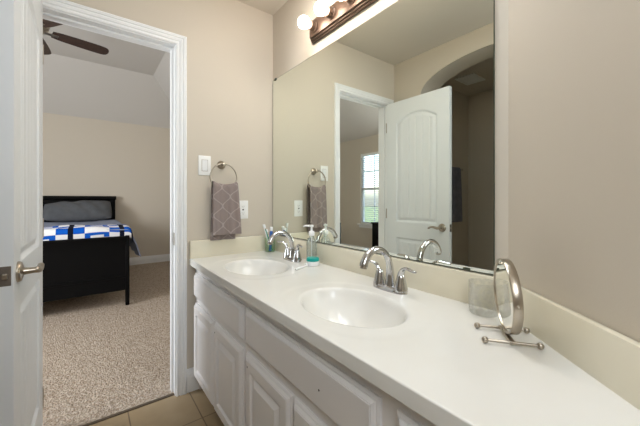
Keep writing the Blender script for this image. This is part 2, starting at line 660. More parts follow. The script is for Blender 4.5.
# left wall with the arched opening to the alcove
AY, AA, AB, AS = -0.85, 0.56, 0.23, 2.055
bm = BM()
T = 0.22
box(bm, WX - T, WX, AY + AA, 0, 0, CH)
box(bm, WX - T, WX, -3.05, AY - AA, 0, CH)
n = 40
top, arc = [], []
for k in range(n + 1):
    a = PI * k / n
    arc.append((AY + AA * math.cos(a), AS + AB * math.sin(a) ** 0.9))
va = [[bm.verts.new((x, y, z)) for (y, z) in arc] for x in (WX, WX - T)]
vt = [[bm.verts.new((x, y, CH)) for (y, z) in arc] for x in (WX, WX - T)]
for k in range(n):
    bm.faces.new((va[0][k], va[0][k + 1], vt[0][k + 1], vt[0][k]))
    bm.faces.new((va[1][k], vt[1][k], vt[1][k + 1], va[1][k + 1]))
    bm.faces.new((va[0][k], va[1][k], va[1][k + 1], va[0][k + 1]))
    bm.faces.new((vt[0][k], vt[0][k + 1], vt[1][k + 1], vt[1][k]))
struct('wall_left', bm, M['wall'], 'beige wall with an arched opening to the alcove', 'wall', smooth=30)
struct('wall_alcove_back', bx(-2.88, -2.78, -2.2, 0, 0, CH), M['wall'], 'shaded beige wall at the back of the alcove', 'wall')
struct('wall_alcove_side', bx(-2.88, WX - T, -2.3, -2.2, 0, CH), M['wall'], 'beige side wall of the alcove', 'wall')

# bedroom walls
struct('wall_bedroom_back', bx(-3.7, 0.56, 4.22, 4.32, 0, CH), M['wall'], 'beige bedroom wall behind the headboard', 'wall')
struct('wall_bedroom_right', bx(0.455, 0.555, 0.12, 4.22, 0, CH), M['wall'], 'beige bedroom wall past the end of the bed', 'wall')
WINS = ((0.5, 1.5, 0.62, 2.1), (1.70, 2.72, 0.62, 2.1))  # first opening is invented for the daylight fill
bm = BM()
box(bm, -3.7, -3.6, 0.12, WINS[0][0], 0, CH)
box(bm, -3.7, -3.6, WINS[0][1], WINS[1][0], 0, CH)
box(bm, -3.7, -3.6, WINS[1][1], 4.22, 0, CH)
for a in WINS:
    box(bm, -3.7, -3.6, a[0], a[1], 0, a[2])
    box(bm, -3.7, -3.6, a[0], a[1], a[3], CH)
struct('wall_bedroom_left', bm, M['wall'], 'beige bedroom wall with the blinded window', 'wall')

# outside seen through the window
struct('ground_outside', bx(-60, -3.9, -30, 40, -0.5, -0.3), M['lawn'], 'grass outside the bedroom window', 'ground')

# door jamb and stop
bm = BM()
box(bm, JL - 0.018, JL, 0.0, 0.12, 0, JT + 0.018)
box(bm, JR, JR + 0.018, 0.0, 0.12, 0, JT + 0.018)
box(bm, JL, JR, 0.0, 0.12, JT, JT + 0.018)
box(bm, JL, JL + 0.011, 0.042, 0.078, 0, JT)
box(bm, JR - 0.011, JR, 0.042, 0.078, 0, JT)
box(bm, JL + 0.011, JR - 0.011, 0.042, 0.078, JT - 0.011, JT)
trim1 = struct('trim_1', bm, M['trim'], 'white painted door jamb with stop', 'door frame')
bm = box(BM(), JR - 0.0012, JR + 0.0, 0.010, 0.036, 0.872, 0.945)
obj('strike_plate', bm, M['nickel'], trim1)


def casing(name, xl, xr, zt, y, sgn, label):
    """moulded door casing; profile (outward offset, projection)"""
    prof = [(0, 0), (0, 0.008), (0.004, 0.011), (0.010, 0.012), (0.013, 0.009), (0.017, 0.009), (0.021, 0.013), (0.032, 0.015),
            (0.036, 0.013), (0.039, 0.017), (0.050, 0.018), (0.055, 0.015), (0.057, 0.010), (0.057, 0)]
    bm = BM()
    rows = []
    for e, t in prof:
        rows.append([bm.verts.new(p) for p in ((xl - e, y + sgn * t, 0), (xl - e, y + sgn * t, zt + e), (xr + e, y + sgn * t, zt + e), (xr + e, y + sgn * t, 0))])
    for a, b in zip(rows, rows[1:]):
        for k in range(3):
            bm.faces.new((a[k], a[k + 1], b[k + 1], b[k]))
    bm.faces.new([r[0] for r in rows])
    bm.faces.new([r[3] for r in rows])
    return struct(name, bm, M['trim'], label, 'door casing')


casing('trim_2', JL - 0.005, JR + 0.005, JT + 0.005, 0.0, -1, 'white moulded casing around the doorway, bathroom side')
casing('trim_3', JL - 0.005, JR + 0.005, JT + 0.005, 0.12, 1, 'white moulded casing around the doorway, bedroom side')
struct('trim_4', bx(JL, JR, 0.014, 0.04, 0.0, 0.005), M['threshold'], 'dark strip where carpet meets tile in the doorway', 'threshold')


def baseboard(name, p0, p1, nrm, label, h=0.135):
    prof = [(0, 0), (0.014, 0), (0.014, h * 0.66), (0.011, h * 0.70), (0.011, h * 0.78), (0.008, h * 0.84), (0.007, h * 0.92), (0.004, h), (0, h)]
    bm = BM()
    a = [bm.verts.new((p0[0] + nrm[0] * t, p0[1] + nrm[1] * t, z)) for t, z in prof]
    b = [bm.verts.new((p1[0] + nrm[0] * t, p1[1] + nrm[1] * t, z)) for t, z in prof]
    for k in range(len(prof)):
        j = (k + 1) % len(prof)
        bm.faces.new((a[k], a[j], b[j], b[k]))
    bm.faces.new(a)
    bm.faces.new(b[::-1])
    return struct(name, bm, M['trim'], label, 'baseboard')


baseboard('baseboard_back', (JR + 0.062, 0), (-0.5, 0), (0, -1), 'short white baseboard between the door casing and the vanity')
baseboard('baseboard_left', (WX, -0.29), (WX, -0.02), (1, 0), 'white baseboard behind the open door')
baseboard('baseboard_bedroom_back', (-3.6, 4.22), (0.455, 4.22), (0, -1), 'white baseboard under the bedroom wall behind the headboard')
baseboard('baseboard_bedroom_right', (0.455, 0.14), (0.455, 4.2), (-1, 0), 'white baseboard of the bedroom wall past the bed')
baseboard('baseboard_bedroom_left', (-3.6, 0.14), (-3.6, 4.2), (1, 0), 'white baseboard under the bedroom window')

# ------------------------------------------------------------------ bathroom door leaf (open into the bathroom)
DL, DH, DT = 0.614, 2.018, 0.035        # length along -y, height, thickness
DXF = -1.213                             # room-side face
DY0 = -0.024                             # hinge end
door = thing('door_1', 'open white bathroom door with arched plank panels', 'door', (-1.204, DY0, 0.008), R(0.9) * -1, kind='structure')


def panel_depth(u, v):
    """u along the leaf from the hinge, v height; returns recess depth"""
    d_in = -1.0
    for (u0, u1, v0, v1, arch) in ((0.105, DL - 0.105, 0.93, DH - 0.125, 0.075), (0.105, DL - 0.105, 0.23, 0.79, 0.0)):
        if not (u0 - 0.02 < u < u1 + 0.02):
            continue
        top = v1
        if arch:
            s = (u - (u0 + u1) / 2) / ((u1 - u0) / 2)
            top = v1 - arch * min(1, s * s) ** 1.0
        d = min(u - u0, u1 - u, v - v0, top - v)
        d_in = max(d_in, d)
    if d_in <= 0:
        return 0.0
    if d_in < 0.011:
        return 0.012 * (d_in / 0.011)
    if d_in < 0.020:
        return 0.012
    if d_in < 0.040:
        return 0.012 - 0.009 * ((d_in - 0.020) / 0.020)
    g = ((u - 0.105) / 0.0673) % 1.0          # plank grooves
    g = min(g, 1 - g) * 0.0673
    return 0.003 + (0.0055 * max(0, 1 - g / 0.0065) if d_in > 0.042 else 0)


bm = BM()
us = sorted(set([round(0.0035 * i, 4) for i in range(int(DL / 0.0035) + 1)] + [DL]))
vs_ = sorted(set([round(0.007 * i, 4) for i in range(int(DH / 0.007) + 1)] + [DH]))
gr = {}
for i, u in enumerate(us):
    for j, v in enumerate(vs_):
        gr[i, j] = bm.verts.new((-panel_depth(u, v), -u, v))
for i in range(len(us) - 1):
    for j in range(len(vs_) - 1):
        bm.faces.new((gr[i, j], gr[i + 1, j], gr[i + 1, j + 1], gr[i, j + 1]))
I, J = len(us) - 1, len(vs_) - 1
border = [gr[i, 0] for i in range(I)] + [gr[I, j] for j in range(J)] + [gr[i, J] for i in range(I, 0, -1)] + [gr[0, j] for j in range(J, 0, -1)]
bk = [bm.verts.new((-DT, v.co.y, v.co.z)) for v in border]
for k in range(len(border)):
    j = (k + 1) % len(border)
    bm.faces.new((border[k], bk[k], bk[j], border[j]))
cb = bm.verts.new((-DT, -DL / 2, DH / 2))
for k in range(len(bk)):
    bm.faces.new((bk[k], cb, bk[(k + 1) % len(bk)]))
obj('door_leaf', bm, M['door'], door, smooth=30)

HZ = 0.906
HY = -(DL - 0.06)
h = obj('door_handle', tube(BM(), spline([(0.008, HY, HZ, 0.0125), (0.034, HY, HZ, 0.0095), (0.044, HY + 0.004, HZ, 0.0100), (0.048, HY + 0.02, HZ - 0.002, 0.0100),
                                            (0.048, HY + 0.05, HZ + 0.004, 0.0090), (0.046, HY + 0.075, HZ + 0.002, 0.0080), (0.044, HY + 0.095, HZ - 0.008, 0.0070), (0.044, HY + 0.101, HZ - 0.012, 0.003)], 6), 14),
        M['nickel'], door, smooth=40)
obj('rose', lathe(BM(), [(0, 0), (0.0325, 0), (0.0325, 0.004), (0.029, 0.009), (0.02, 0.012), (0.014, 0.014), (0, 0.014)], 32, axis_mtx((0, HY, HZ), (1, 0, 0))), M['nickel'], h, smooth=30)
h2 = obj('door_handle', tube(BM(), spline([(-DT - 0.008, HY, HZ, 0.0125), (-DT - 0.034, HY, HZ, 0.0095), (-DT - 0.048, HY + 0.004, HZ, 0.0095), (-DT - 0.053, HY + 0.02, HZ, 0.0095),
                                             (-DT - 0.054, HY + 0.08, HZ, 0.008), (-DT - 0.053, HY + 0.11, HZ - 0.008, 0.004)], 6), 14), M['nickel'], door, smooth=40)
obj('rose', lathe(BM(), [(0, 0), (0.0325, 0), (0.0325, 0.004), (0.029, 0.009), (0.02, 0.012), (0, 0.014)], 32, axis_mtx((-DT, HY, HZ), (-1, 0, 0))), M['nickel'], h2, smooth=30)
bm = BM()
box(bm, -DT + 0.005, -0.005, -DL - 0.0015, -DL + 0.001, HZ - 0.029, HZ + 0.029, bev=0.0008, seg=1)
lp = obj('latch_plate', bm, M['latch'], door)
bm = BM()
box(bm, -DT / 2 - 0.006, -DT / 2 + 0.006, -DL - 0.011, -DL, HZ - 0.008, HZ + 0.008, bev=0.002)
obj('latch_bolt', bm, M['nickel'], lp)
for zz in (0.22, 1.0, 1.80):
    bm = rod(BM(), (-0.004, 0.010, zz - 0.045), (-0.004, 0.010, zz + 0.045), 0.0045, n=12)
    box(bm, -0.028, 0.0035, 0.0005, 0.004, zz - 0.045, zz + 0.045)
    obj('hinge', bm, M['nickel'], door)

# ------------------------------------------------------------------ bedroom windows
def window(name, y0, y1, z0, z1, label, blinds):
    win = thing(name, label, 'window', (-3.6, (y0 + y1) / 2, z0), 0, kind='structure')
    cy = (y0 + y1) / 2
    bm = BM()
    w2, hh = (y1 - y0) / 2, z1 - z0
    for a in ((-w2, -w2 + 0.035, 0, hh), (w2 - 0.035, w2, 0, hh), (-w2, w2, 0, 0.035), (-w2, w2, hh - 0.035, hh), (-w2, w2, hh / 2 - 0.02, hh / 2 + 0.02)):
        box(bm, -0.085, -0.045, a[0], a[1], a[2], a[3])
    for q in (-w2 / 3, w2 / 3):
        box(bm, -0.072, -0.06, q - 0.008, q + 0.008, 0.03, hh - 0.03)
    for q in (hh * 0.25, hh * 0.75):
        box(bm, -0.072, -0.06, -w2 + 0.03, w2 - 0.03, q - 0.008, q + 0.008)
    obj('window_frame', bm, M['trim'], win)
    bm = BM()
    box(bm, -0.1, 0.05, -w2 - 0.06, w2 + 0.06, -0.022, 0.0, bev=0.004)
    box(bm, 0.0, 0.012, -w2 - 0.04, w2 + 0.04, -0.08, -0.022)
    obj('window_sill', bm, M['trim'], win)
    if blinds:
        b = thing('window_blind', 'white slatted blind half open in the bedroom window', 'window blind', (-3.6, cy, z0), 0)
        bm = BM()
        k = 0
        z = 0.04
        while z < hh - 0.06:
            mt = Matrix.Translation((-0.018, 0, z)) @ Matrix.Rotation(R(-14), 4, 'Y')
            for s in (-1,):
                vs = [bm.verts.new(mt @ Vector(p)) for p in ((-0.022, -w2 + 0.008, 0), (0.022, -w2 + 0.008, 0), (0.022, w2 - 0.008, 0), (-0.022, w2 - 0.008, 0),
                                                             (-0.022, -w2 + 0.008, 0.0025), (0.022, -w2 + 0.008, 0.0025), (0.022, w2 - 0.008, 0.0025), (-0.022, w2 - 0.008, 0.0025))]
                for q in ((3, 2, 1, 0), (4, 5, 6, 7), (0, 1, 5, 4), (1, 2, 6, 5), (2, 3, 7, 6), (3, 0, 4, 7)):
                    bm.faces.new([vs[i] for i in q])
            z += 0.042
        obj('slats', bm, M['blind'], b)
        bm = BM()
        box(bm, -0.042, 0.006, -w2 + 0.004, w2 - 0.004, hh - 0.055, hh - 0.002, bev=0.003)
        obj('head_rail', bm, M['blind'], b)
        bm = BM()
        box(bm, -0.038, 0.004, -w2 + 0.008, w2 - 0.008, 0.006, 0.026, bev=0.003)
        obj('bottom_rail', bm, M['blind'], b)
        bm = BM()
        for q in (-w2 * 0.7, 0, w2 * 0.7):
            rod(bm, (0.004, q, 0.02), (0.004, q, hh - 0.04), 0.0015, n=6)
        obj('ladder_cord', bm, M['blind'], b)
    return win


window('window_1', *WINS[1], 'bedroom window with white frame and muntins behind a slatted blind', True)
window('window_added', *WINS[0], 'added unseen bedroom window with white frame and muntins, no blind', False)  # out of view, added to house the daylight fill

# ================================================================== VANITY
ZC, ZB, ZS = 0.789, 0.752, 0.894
XF = -0.561
XCAB = -0.527          # face frame plane


def ydiag(x, off=0.0):
    """y on the angled wall (moved into the room by off) at a given x"""
    t = (x - NX * off) / DX
    return CY + DY * t + NY * off


SINKS = ((-0.335, -0.435), (-0.335, -1.155))
SA, SB = 0.150, 0.205


def ctop(x, y):
    z = ZC
    for sx, sy in SINKS:
        rho = math.sqrt(((x - sx) / SA) ** 2 + ((y - sy) / SB) ** 2)
        q = ((abs(x - sx + 0.0) / 0.215) ** 2.5 + (abs(y - sy) / 0.285) ** 2.5) ** (1 / 2.5)
        if q < 1:                                  # shallow dished ring around the bowl
            s = min(1, (1 - q) / 0.12)
            z -= 0.0010 * (s * s * (3 - 2 * s))
        if rho < 1.04:
            if rho > 0.96:                         # rolled rim
                s = (1.04 - rho) / 0.08
                z -= 0.009 * s * s
            else:
                r = rho / 0.96
                z -= 0.009 + 0.116 * (1 - r ** 2.4) ** 0.8
    d = x - XF
    if d < 0.0035:
        z -= 0.0035 - math.sqrt(max(0, 0.0035 ** 2 - (0.0035 - d) ** 2))
    return z


counter = thing('countertop', 'long cream cultured marble vanity countertop with two oval basins', 'countertop', (0, 0, 0))
xs = [XF, XF + 0.0003, XF + 0.0010, XF + 0.0020, XF + 0.0035, XF + 0.007]
x = XF + 0.012
while x < -0.0225:
    xs.append(x)
    x += 0.005
xs += [-0.0015]
ys = [-0.002 - 0.005 * i for i in range(430)]
slab, bowls = BM(), [BM(), BM()]
zz = {}
for x in xs:
    for y in ys:
        zz[x, y] = ctop(x, y)


def which(xm, ym):
    for k, (sx, sy) in enumerate(SINKS):
        if ((xm - sx) / (SA * 1.17)) ** 2 + ((ym - sy) / (SB * 1.17)) ** 2 < 1:
            return k
    return None


vcache = {}


def gv(bmx, key, x, y):
    if (key, x, y) not in vcache:
        vcache[key, x, y] = bmx.verts.new((x, y, zz[x, y]))
    return vcache[key, x, y]


for i in range(len(xs) - 1):
    for j in range(len(ys) - 1):
        xm, ym = (xs[i] + xs[i + 1]) / 2, (ys[j] + ys[j + 1]) / 2
        if ym < ydiag(xs[i], 0.0) - 0.006:
            continue
        k = which(xm, ym)
        bmx = slab if k is None else bowls[k]
        bmx.faces.new((gv(bmx, k, xs[i], ys[j]), gv(bmx, k, xs[i], ys[j + 1]), gv(bmx, k, xs[i + 1], ys[j + 1]), gv(bmx, k, xs[i + 1], ys[j])))
p0 = diag(0, 0.002)
geom = slab.verts[:] + slab.edges[:] + slab.faces[:]
bmesh.ops.bisect_plane(slab, geom=geom, plane_co=(p0[0], p0[1], 0), plane_no=(NX, NY, 0), clear_inner=True)
# skirt on the outer boundary (not around the bowls)
bes = [e for e in slab.edges if len(e.link_faces) == 1]
out = []
for e in bes:
    m_ = (e.verts[0].co + e.verts[1].co) / 2
    if all(((m_.x - sx) / (SA * 1.4)) ** 2 + ((m_.y - sy) / (SB * 1.4)) ** 2 > 1 for sx, sy in SINKS):
        out.append(e)
r = bmesh.ops.extrude_edge_only(slab, edges=out)
for v in [g for g in r['geom'] if isinstance(g, bmesh.types.BMVert)]:
    v.co.z = ZB
obj('slab', slab, M['marble'], counter, smooth=50)
for k, b in enumerate(bowls):
    bo = obj('basin', b, M['marble'], counter, smooth=60)
    sx, sy = SINKS[k]
    bm = lathe(BM(), [(0, 0.004), (0.010, 0.0045), (0.013, 0.002), (0.018, 0.0045), (0.0215, 0.0035), (0.0225, 0), (0.0215, -0.004), (0, -0.006)], 28, Matrix.Translation((sx, sy, ZC - 0.129)))
    obj('drain', bm, M['chrome'], bo, smooth=40)
bm = BM()
box(bm, -0.021, -0.0015, ydiag(-0.021, 0.0) + 0.004, -0.002, ZC - 0.004, ZS, bev=0.003)
obj('backsplash', bm, M['marble2'], counter, smooth=40)
bm = BM()
box(bm, XF + 0.001, -0.0215, -0.022, -0.002, ZC - 0.004, ZS, bev=0.003)
obj('backsplash', bm, M['marble2'], counter, smooth=40)
bm = BM()
tl = (XF + 0.003) / DX
prism(bm, [diag(0.028, 0.002), diag(tl, 0.002), diag(tl, 0.021), diag(0.034, 0.021)], ZC - 0.004, ZS)
es = [e for e in bm.edges if abs(e.verts[0].co.z - ZS) < 1e-5 and abs(e.verts[1].co.z - ZS) < 1e-5]
bmesh.ops.bevel(bm, geom=es, offset=0.003, segments=2, profile=0.5, affect='EDGES')
obj('backsplash', bm, M['marble2'], counter, smooth=40)

# cabinet
cabinet = thing('vanity_cabinet', 'built-in white double vanity cabinet under the cream countertop', 'cabinet', (XCAB, -1.05, 0))
ox, oy = XCAB, -1.05


def cab_part(name, bm, m, parent=None, smooth=None):
    bmesh.ops.translate(bm, verts=bm.verts, vec=(-ox, -oy, 0))
    return obj(name, bm, m, parent or cabinet, smooth)


FT = 0.020
yend = ydiag(XCAB, 0.004)
bm = BM()
ycuts = [-0.012, -0.045, -0.725, -0.775, -1.45, -1.517, -2.055, yend + 0.012]
for a, b in ((0, 1), (2, 3), (4, 5), (6, 7)):
    box(bm, XCAB, XCAB + 0.02, ycuts[a], ycuts[b], 0.085, ZB - 0.001)
for a, b in ((1, 2), (3, 4), (5, 6)):
    for z0, z1 in ((0.085, 0.115), (0.525, 0.575), (0.70, ZB - 0.001)):
        box(bm, XCAB, XCAB + 0.02, ycuts[a], ycuts[b], z0, z1)
cab_part('face_frame', bm, M['cab'])
bm = BM()
box(bm, XCAB + 0.02, -0.004, -0.024, -0.012, 0.0, ZB - 0.001)
box(bm, XCAB + 0.02, -0.004, -1.49, -1.478, 0.085, ZB - 0.001)
box(bm, XCAB + 0.02, -0.004, -1.478, -0.024, 0.085, 0.10)
cab_part('body', bm, M['cab'])
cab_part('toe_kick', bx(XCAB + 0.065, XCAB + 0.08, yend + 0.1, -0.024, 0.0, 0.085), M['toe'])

DRAWER = [(0, 0), (0, 0.006), (0.005, 0.010), (0.009, 0.0105), (0.010, 0.0125), (0.016, 0.018), (0.019, 0.0185), (0.0195, FT), (0.023, FT)]
DOORP = DRAWER[:-1] + [(0.056, FT), (0.058, FT - 0.004), (0.062, FT - 0.009), (0.072, FT - 0.0095), (0.074, FT - 0.009), (0.092, FT - 0.001), (0.094, FT)]


def front(name, y0, y1, z0, z1, prof, hole=None):
    """y0 > y1; faces -x"""
    mt = Matrix(((0, 0, -1, XCAB), (-1, 0, 0, y0), (0, 1, 0, z0), (0, 0, 0, 1)))
    bm = rect_rings(BM(), y0 - y1, z1 - z0, prof, mt)
    o = cab_part(name, bm, M['cab'])
    if hole:
        bm = lathe(BM(), [(0, 0.0006), (0.003, 0.0006), (0.003, -0.002), (0, -0.002)], 12, axis_mtx((XCAB - FT, hole[0], hole[1]), (-1, 0, 0)))
        cab_part('screw_hole', bm, M['dark'], o)
    return o


front('drawer_front', -0.030, -0.737, 0.565, 0.708, DRAWER)
front('drawer_front', -0.765, -1.462, 0.565, 0.708, DRAWER, (-1.26, 0.63))
front('drawer_front', -1.507, -2.055, 0.565, 0.708, DRAWER)
front('drawer_front', -1.507, -2.055, 0.335, 0.530, DRAWER)
front('drawer_front', -1.507, -2.055, 0.100, 0.315, DRAWER)
front('door', -0.030, -0.379, 0.095, 0.532, DOORP)
front('door', -0.388, -0.737, 0.095, 0.532, DOORP, (-0.418, 0.49))
front('door', -0.765, -1.109, 0.095, 0.532, DOORP, (-0.80, 0.49))
front('door', -1.118, -1.462, 0.095, 0.532, DOORP)

# ------------------------------------------------------------------ mirror on the wall
MZ0, MZ1, MY0, MY1 = ZS + 0.003, 1.972, -0.008, -1.474
vm = thing('vanity_mirror', 'large frameless wall mirror above the vanity countertop', 'mirror', (0, (MY0 + MY1) / 2, MZ0))
cyy = (MY0 + MY1) / 2
bm = BM()
box(bm, -0.0065, -0.0015, MY1 - cyy, MY0 - cyy, 0, MZ1 - MZ0)
obj('backing', bm, M['edge'], vm)
bm = BM()
vs = [bm.verts.new(p) for p in ((-0.0068, MY0 - cyy - 0.002, 0.003), (-0.0068, MY1 - cyy + 0.002, 0.003), (-0.0068, MY1 - cyy + 0.002, MZ1 - MZ0 - 0.002), (-0.0068, MY0 - cyy - 0.002, MZ1 - MZ0 - 0.002))]
bm.faces.new(vs)
me = bpy.data.meshes.new('glass')
bm.normal_update()
bm.to_mesh(me); bm.free()
me.materials.append(M['mirror'])
g = bpy.data.objects.new('glass', me)
COL.objects.link(g); g.parent = vm
for yy, zt, m_ in ((-0.05, MZ1 - MZ0, 'edge'), (-1.2, MZ1 - MZ0, 'edge'), (-0.10, 0.0, 'chrome'), (-1.385, 0.0, 'edge')):
    bm = BM()
    s = -1 if zt > 0.5 else 1
    box(bm, -0.011, -0.0015, yy - cyy - 0.012, yy - cyy + 0.012, zt - (0.010 if s < 0 else -0.001), zt + (0.006 if s < 0 else 0.010), bev=0.002)
    obj('mirror_clip', bm, M[m_], vm)

# ------------------------------------------------------------------ light bar
LY0, LY1, LZ = -0.487, -1.063, 2.098
lb = thing('vanity_light_bar', 'bronze vanity light bar with round bulbs above the mirror', 'light fixture', (0, (LY0 + LY1) / 2, LZ))
ly = (LY0 + LY1) / 2
L2 = (LY0 - LY1) / 2
bm = BM()
for (hz, hw, x0, x1, b) in ((0.062, L2, -0.018, -0.001, 0.004), (0.055, L2 - 0.006, -0.028, -0.016, 0.004), (0.047, L2 - 0.012, -0.040, -0.026, 0.005)):
    box(bm, x0, x1, -hw, hw, -hz, hz, bev=b)
obj('back_plate', bm, M['bronze'], lb, smooth=40)
for k in range(4):
    yk = -0.548 - 0.151 * k - ly
    s = obj('socket', lathe(BM(), [(0, 0), (0.031, 0), (0.031, 0.004), (0.026, 0.008), (0.024, 0.02), (0.025, 0.032), (0.021, 0.034), (0.017, 0.030), (0, 0.030)], 28, axis_mtx((-0.0395, yk, 0), (-1, 0, 0))), M['bronze'], lb, smooth=40)
    pr = [(0.0125, 0.0)]
    for q in range(1, 25):
        a = -PI / 2 + 0.36 + (PI - 0.36) * q / 24
        pr.append((0.0335 * math.cos(a), 0.0405 + 0.0335 * math.sin(a)))
    pr[-1] = (0, 0.074)
    obj('bulb', lathe(BM(), [(0, 0)] + pr, 28, axis_mtx((-0.069, yk, 0), (-1, 0, 0))), M['bulb'], lb, smooth=60)

# ================================================================== FAUCETS
def make_faucet(label, x, y):
    t = thing('faucet', label, 'faucet', (x, y, ZC - 0.003), 0, 'gooseneck faucets on the vanity countertop')
    bm = BM()
    pts = []
    for k in range(40):
        a = 2 * PI * k / 40
        c, s = math.cos(a), math.sin(a)
        pts.append((0.027 * abs(c) ** 0.8 * (1 if c > 0 else -1), 0.079 * abs(s) ** 0.75 * (1 if s > 0 else -1)))
    rows = []
    for sc_, z in ((1.0, 0.0), (1.0, 0.006), (0.965, 0.011), (0.88, 0.0155), (0.80, 0.019), (0.70, 0.021)):
        rows.append([bm.verts.new((p[0] * sc_, p[1] * (1 - (1 - sc_) * 0.5), z)) for p in pts])
    for a, b in zip(rows, rows[1:]):
        for k in range(40):
            bm.faces.new((a[k], a[(k + 1) % 40], b[(k + 1) % 40], b[k]))
    bm.faces.new(rows[0][::-1]); bm.faces.new(rows[-1])
    obj('base_plate', bm, M['chrome'], t, smooth=50)
    sp = spline([(0.004, 0, 0.014, 0.0225), (0.004, 0, 0.04, 0.0185), (0.003, 0, 0.075, 0.0150), (-0.004, 0, 0.112, 0.0128), (-0.022, 0, 0.143, 0.0120), (-0.052, 0, 0.163, 0.0120),
                 (-0.088, 0, 0.166, 0.0126), (-0.120, 0, 0.150, 0.0138), (-0.138, 0, 0.126, 0.0150), (-0.143, 0, 0.112, 0.0152)], 7)
    s = obj('spout', tube(BM(), sp, 20), M['chrome'], t, smooth=50)
    obj('aerator', rod(BM(), (-0.1428, 0, 0.1125), (-0.1442, 0, 0.105), 0.0125, n=20), M['nickel'], s, smooth=40)
    for sg in (1, -1):
        by = sg * 0.052
        hb = lathe(BM(), [(0.0, 0.010), (0.0265, 0.010), (0.0255, 0.020), (0.0215, 0.036), (0.0175, 0.052), (0.0150, 0.062), (0.0135, 0.069), (0.008, 0.074), (0, 0.075)], 24, Matrix.Translation((0.002, by, 0)))
        hh = obj('handle', hb, M['chrome'], t, smooth=50)
        lv = spline([(0.002, by, 0.056, 0.0130), (0.000, by + sg * 0.004, 0.076, 0.0125), (-0.003, by + sg * 0.014, 0.092, 0.0108), (-0.009, by + sg * 0.034, 0.101, 0.0092),
                     (-0.014, by + sg * 0.058, 0.0985, 0.0088), (-0.018, by + sg * 0.076, 0.0975, 0.0074), (-0.0195, by + sg * 0.082, 0.098, 0.003)], 6)
        obj('lever', tube(BM(), lv, 14, flat=0.62, side=(0, 0, 1)), M['chrome'], hh, smooth=50)
    return t


make_faucet('chrome gooseneck faucet behind the farther basin, beside the toothbrush cup', -0.100, -0.412)
make_faucet('chrome gooseneck faucet behind the basin closer to the glass tumbler', -0.105, -1.132)

# ================================================================== COUNTER ITEMS
ZT = ZC + 0.0008


def vessel(prof_out, thick, n=36):
    """closed wall from an outer profile bottom->top; inner offset"""
    inn = [(max(0, r - thick), z) for r, z in prof_out if z > thick * 1.5]
    bot = thick * 1.5
    p = [(0, 0)] + prof_out + [(inn[-1][0], prof_out[-1][1])] + inn[::-1][1:] + [(inn[0][0], bot), (0, bot)]
    return p


# toothbrush cup
CX, CYY = -0.066, -0.083
cup = obj('toothbrush_cup', lathe(BM(), vessel([(0.030, 0.0), (0.032, 0.004), (0.034, 0.05), (0.036, 0.092)], 0.0022), 36), M['cupglass'], smooth=40, loc=(CX, CYY, ZT))
tag(cup, 'clear glass cup holding toothbrushes in the counter corner', 'cup')


def toothbrush(label, base, top, m_handle, group='toothbrushes', roll=0.0):
    """base, top world points; head at top"""
    b, t_ = Vector(base), Vector(top)
    d = (t_ - b)
    L = d.length
    e = thing('toothbrush', label, 'toothbrush', base, 0, group)
    e.rotation_mode = 'QUATERNION'
    e.rotation_quaternion = Vector((0, 0, 1)).rotation_difference(d.normalized()) @ Quaternion((0, 0, 1), roll)
    pth = spline([(0, 0, 0, 0.004), (0, 0, L * 0.15, 0.0055), (0, 0.001, L * 0.45, 0.0058), (0, 0, L * 0.66, 0.0042), (0, 0, L * 0.80, 0.003), (0, 0, L * 0.86, 0.0035), (0, 0, L * 0.98, 0.0038), (0, 0, L, 0.0025)], 5)
    obj('handle', tube(BM(), pth, 10, flat=0.8), m_handle, e, smooth=50)
    bm = BM()
    box(bm, 0.002, 0.0135, -0.0055, 0.0055, L * 0.84, L * 0.985, bev=0.0015)
    obj('bristles', bm, M['bristle'], e)
    return e


zc = ZT + 0.0042
toothbrush('toothbrush with white handle leaning toward the door wall in the glass cup', (CX + 0.010, CYY + 0.006, zc + 0.002), (CX - 0.040, CYY + 0.028, ZT + 0.182), M['bristle'])
toothbrush('green toothbrush leaning in the glass cup', (CX + 0.012, CYY - 0.008, zc + 0.002), (CX - 0.024, CYY + 0.022, ZT + 0.150), M['green'])
# toothpaste tube, cap up
tp = thing('toothpaste_tube', 'blue toothpaste tube with white cap standing in the glass cup', 'toothpaste', (CX - 0.002, CYY - 0.006, zc))
tp.rotation_euler = (R(-2), R(8), R(30))
tp.scale = (1, 1, 1.12)
bm = BM()
rows = []
for z, a, b in ((0.0, 0.017, 0.0012), (0.02, 0.0165, 0.004), (0.06, 0.0145, 0.008), (0.10, 0.0125, 0.011), (0.112, 0.0115, 0.011), (0.120, 0.007, 0.007)):
    rows.append([bm.verts.new((a * math.cos(2 * PI * k / 24), b * math.sin(2 * PI * k / 24), z)) for k in range(24)])
for a, b in zip(rows, rows[1:]):
    for k in range(24):
        bm.faces.new((a[k], a[(k + 1) % 24], b[(k + 1) % 24], b[k]))
bm.faces.new(rows[0][::-1]); bm.faces.new(rows[-1])
obj('body', bm, M['blue'], tp, smooth=50)
obj('cap', lathe(BM(), [(0, 0.119), (0.0095, 0.119), (0.011, 0.121), (0.0105, 0.142), (0.009, 0.144), (0, 0.144)], 24), M['pump'], tp, smooth=40)

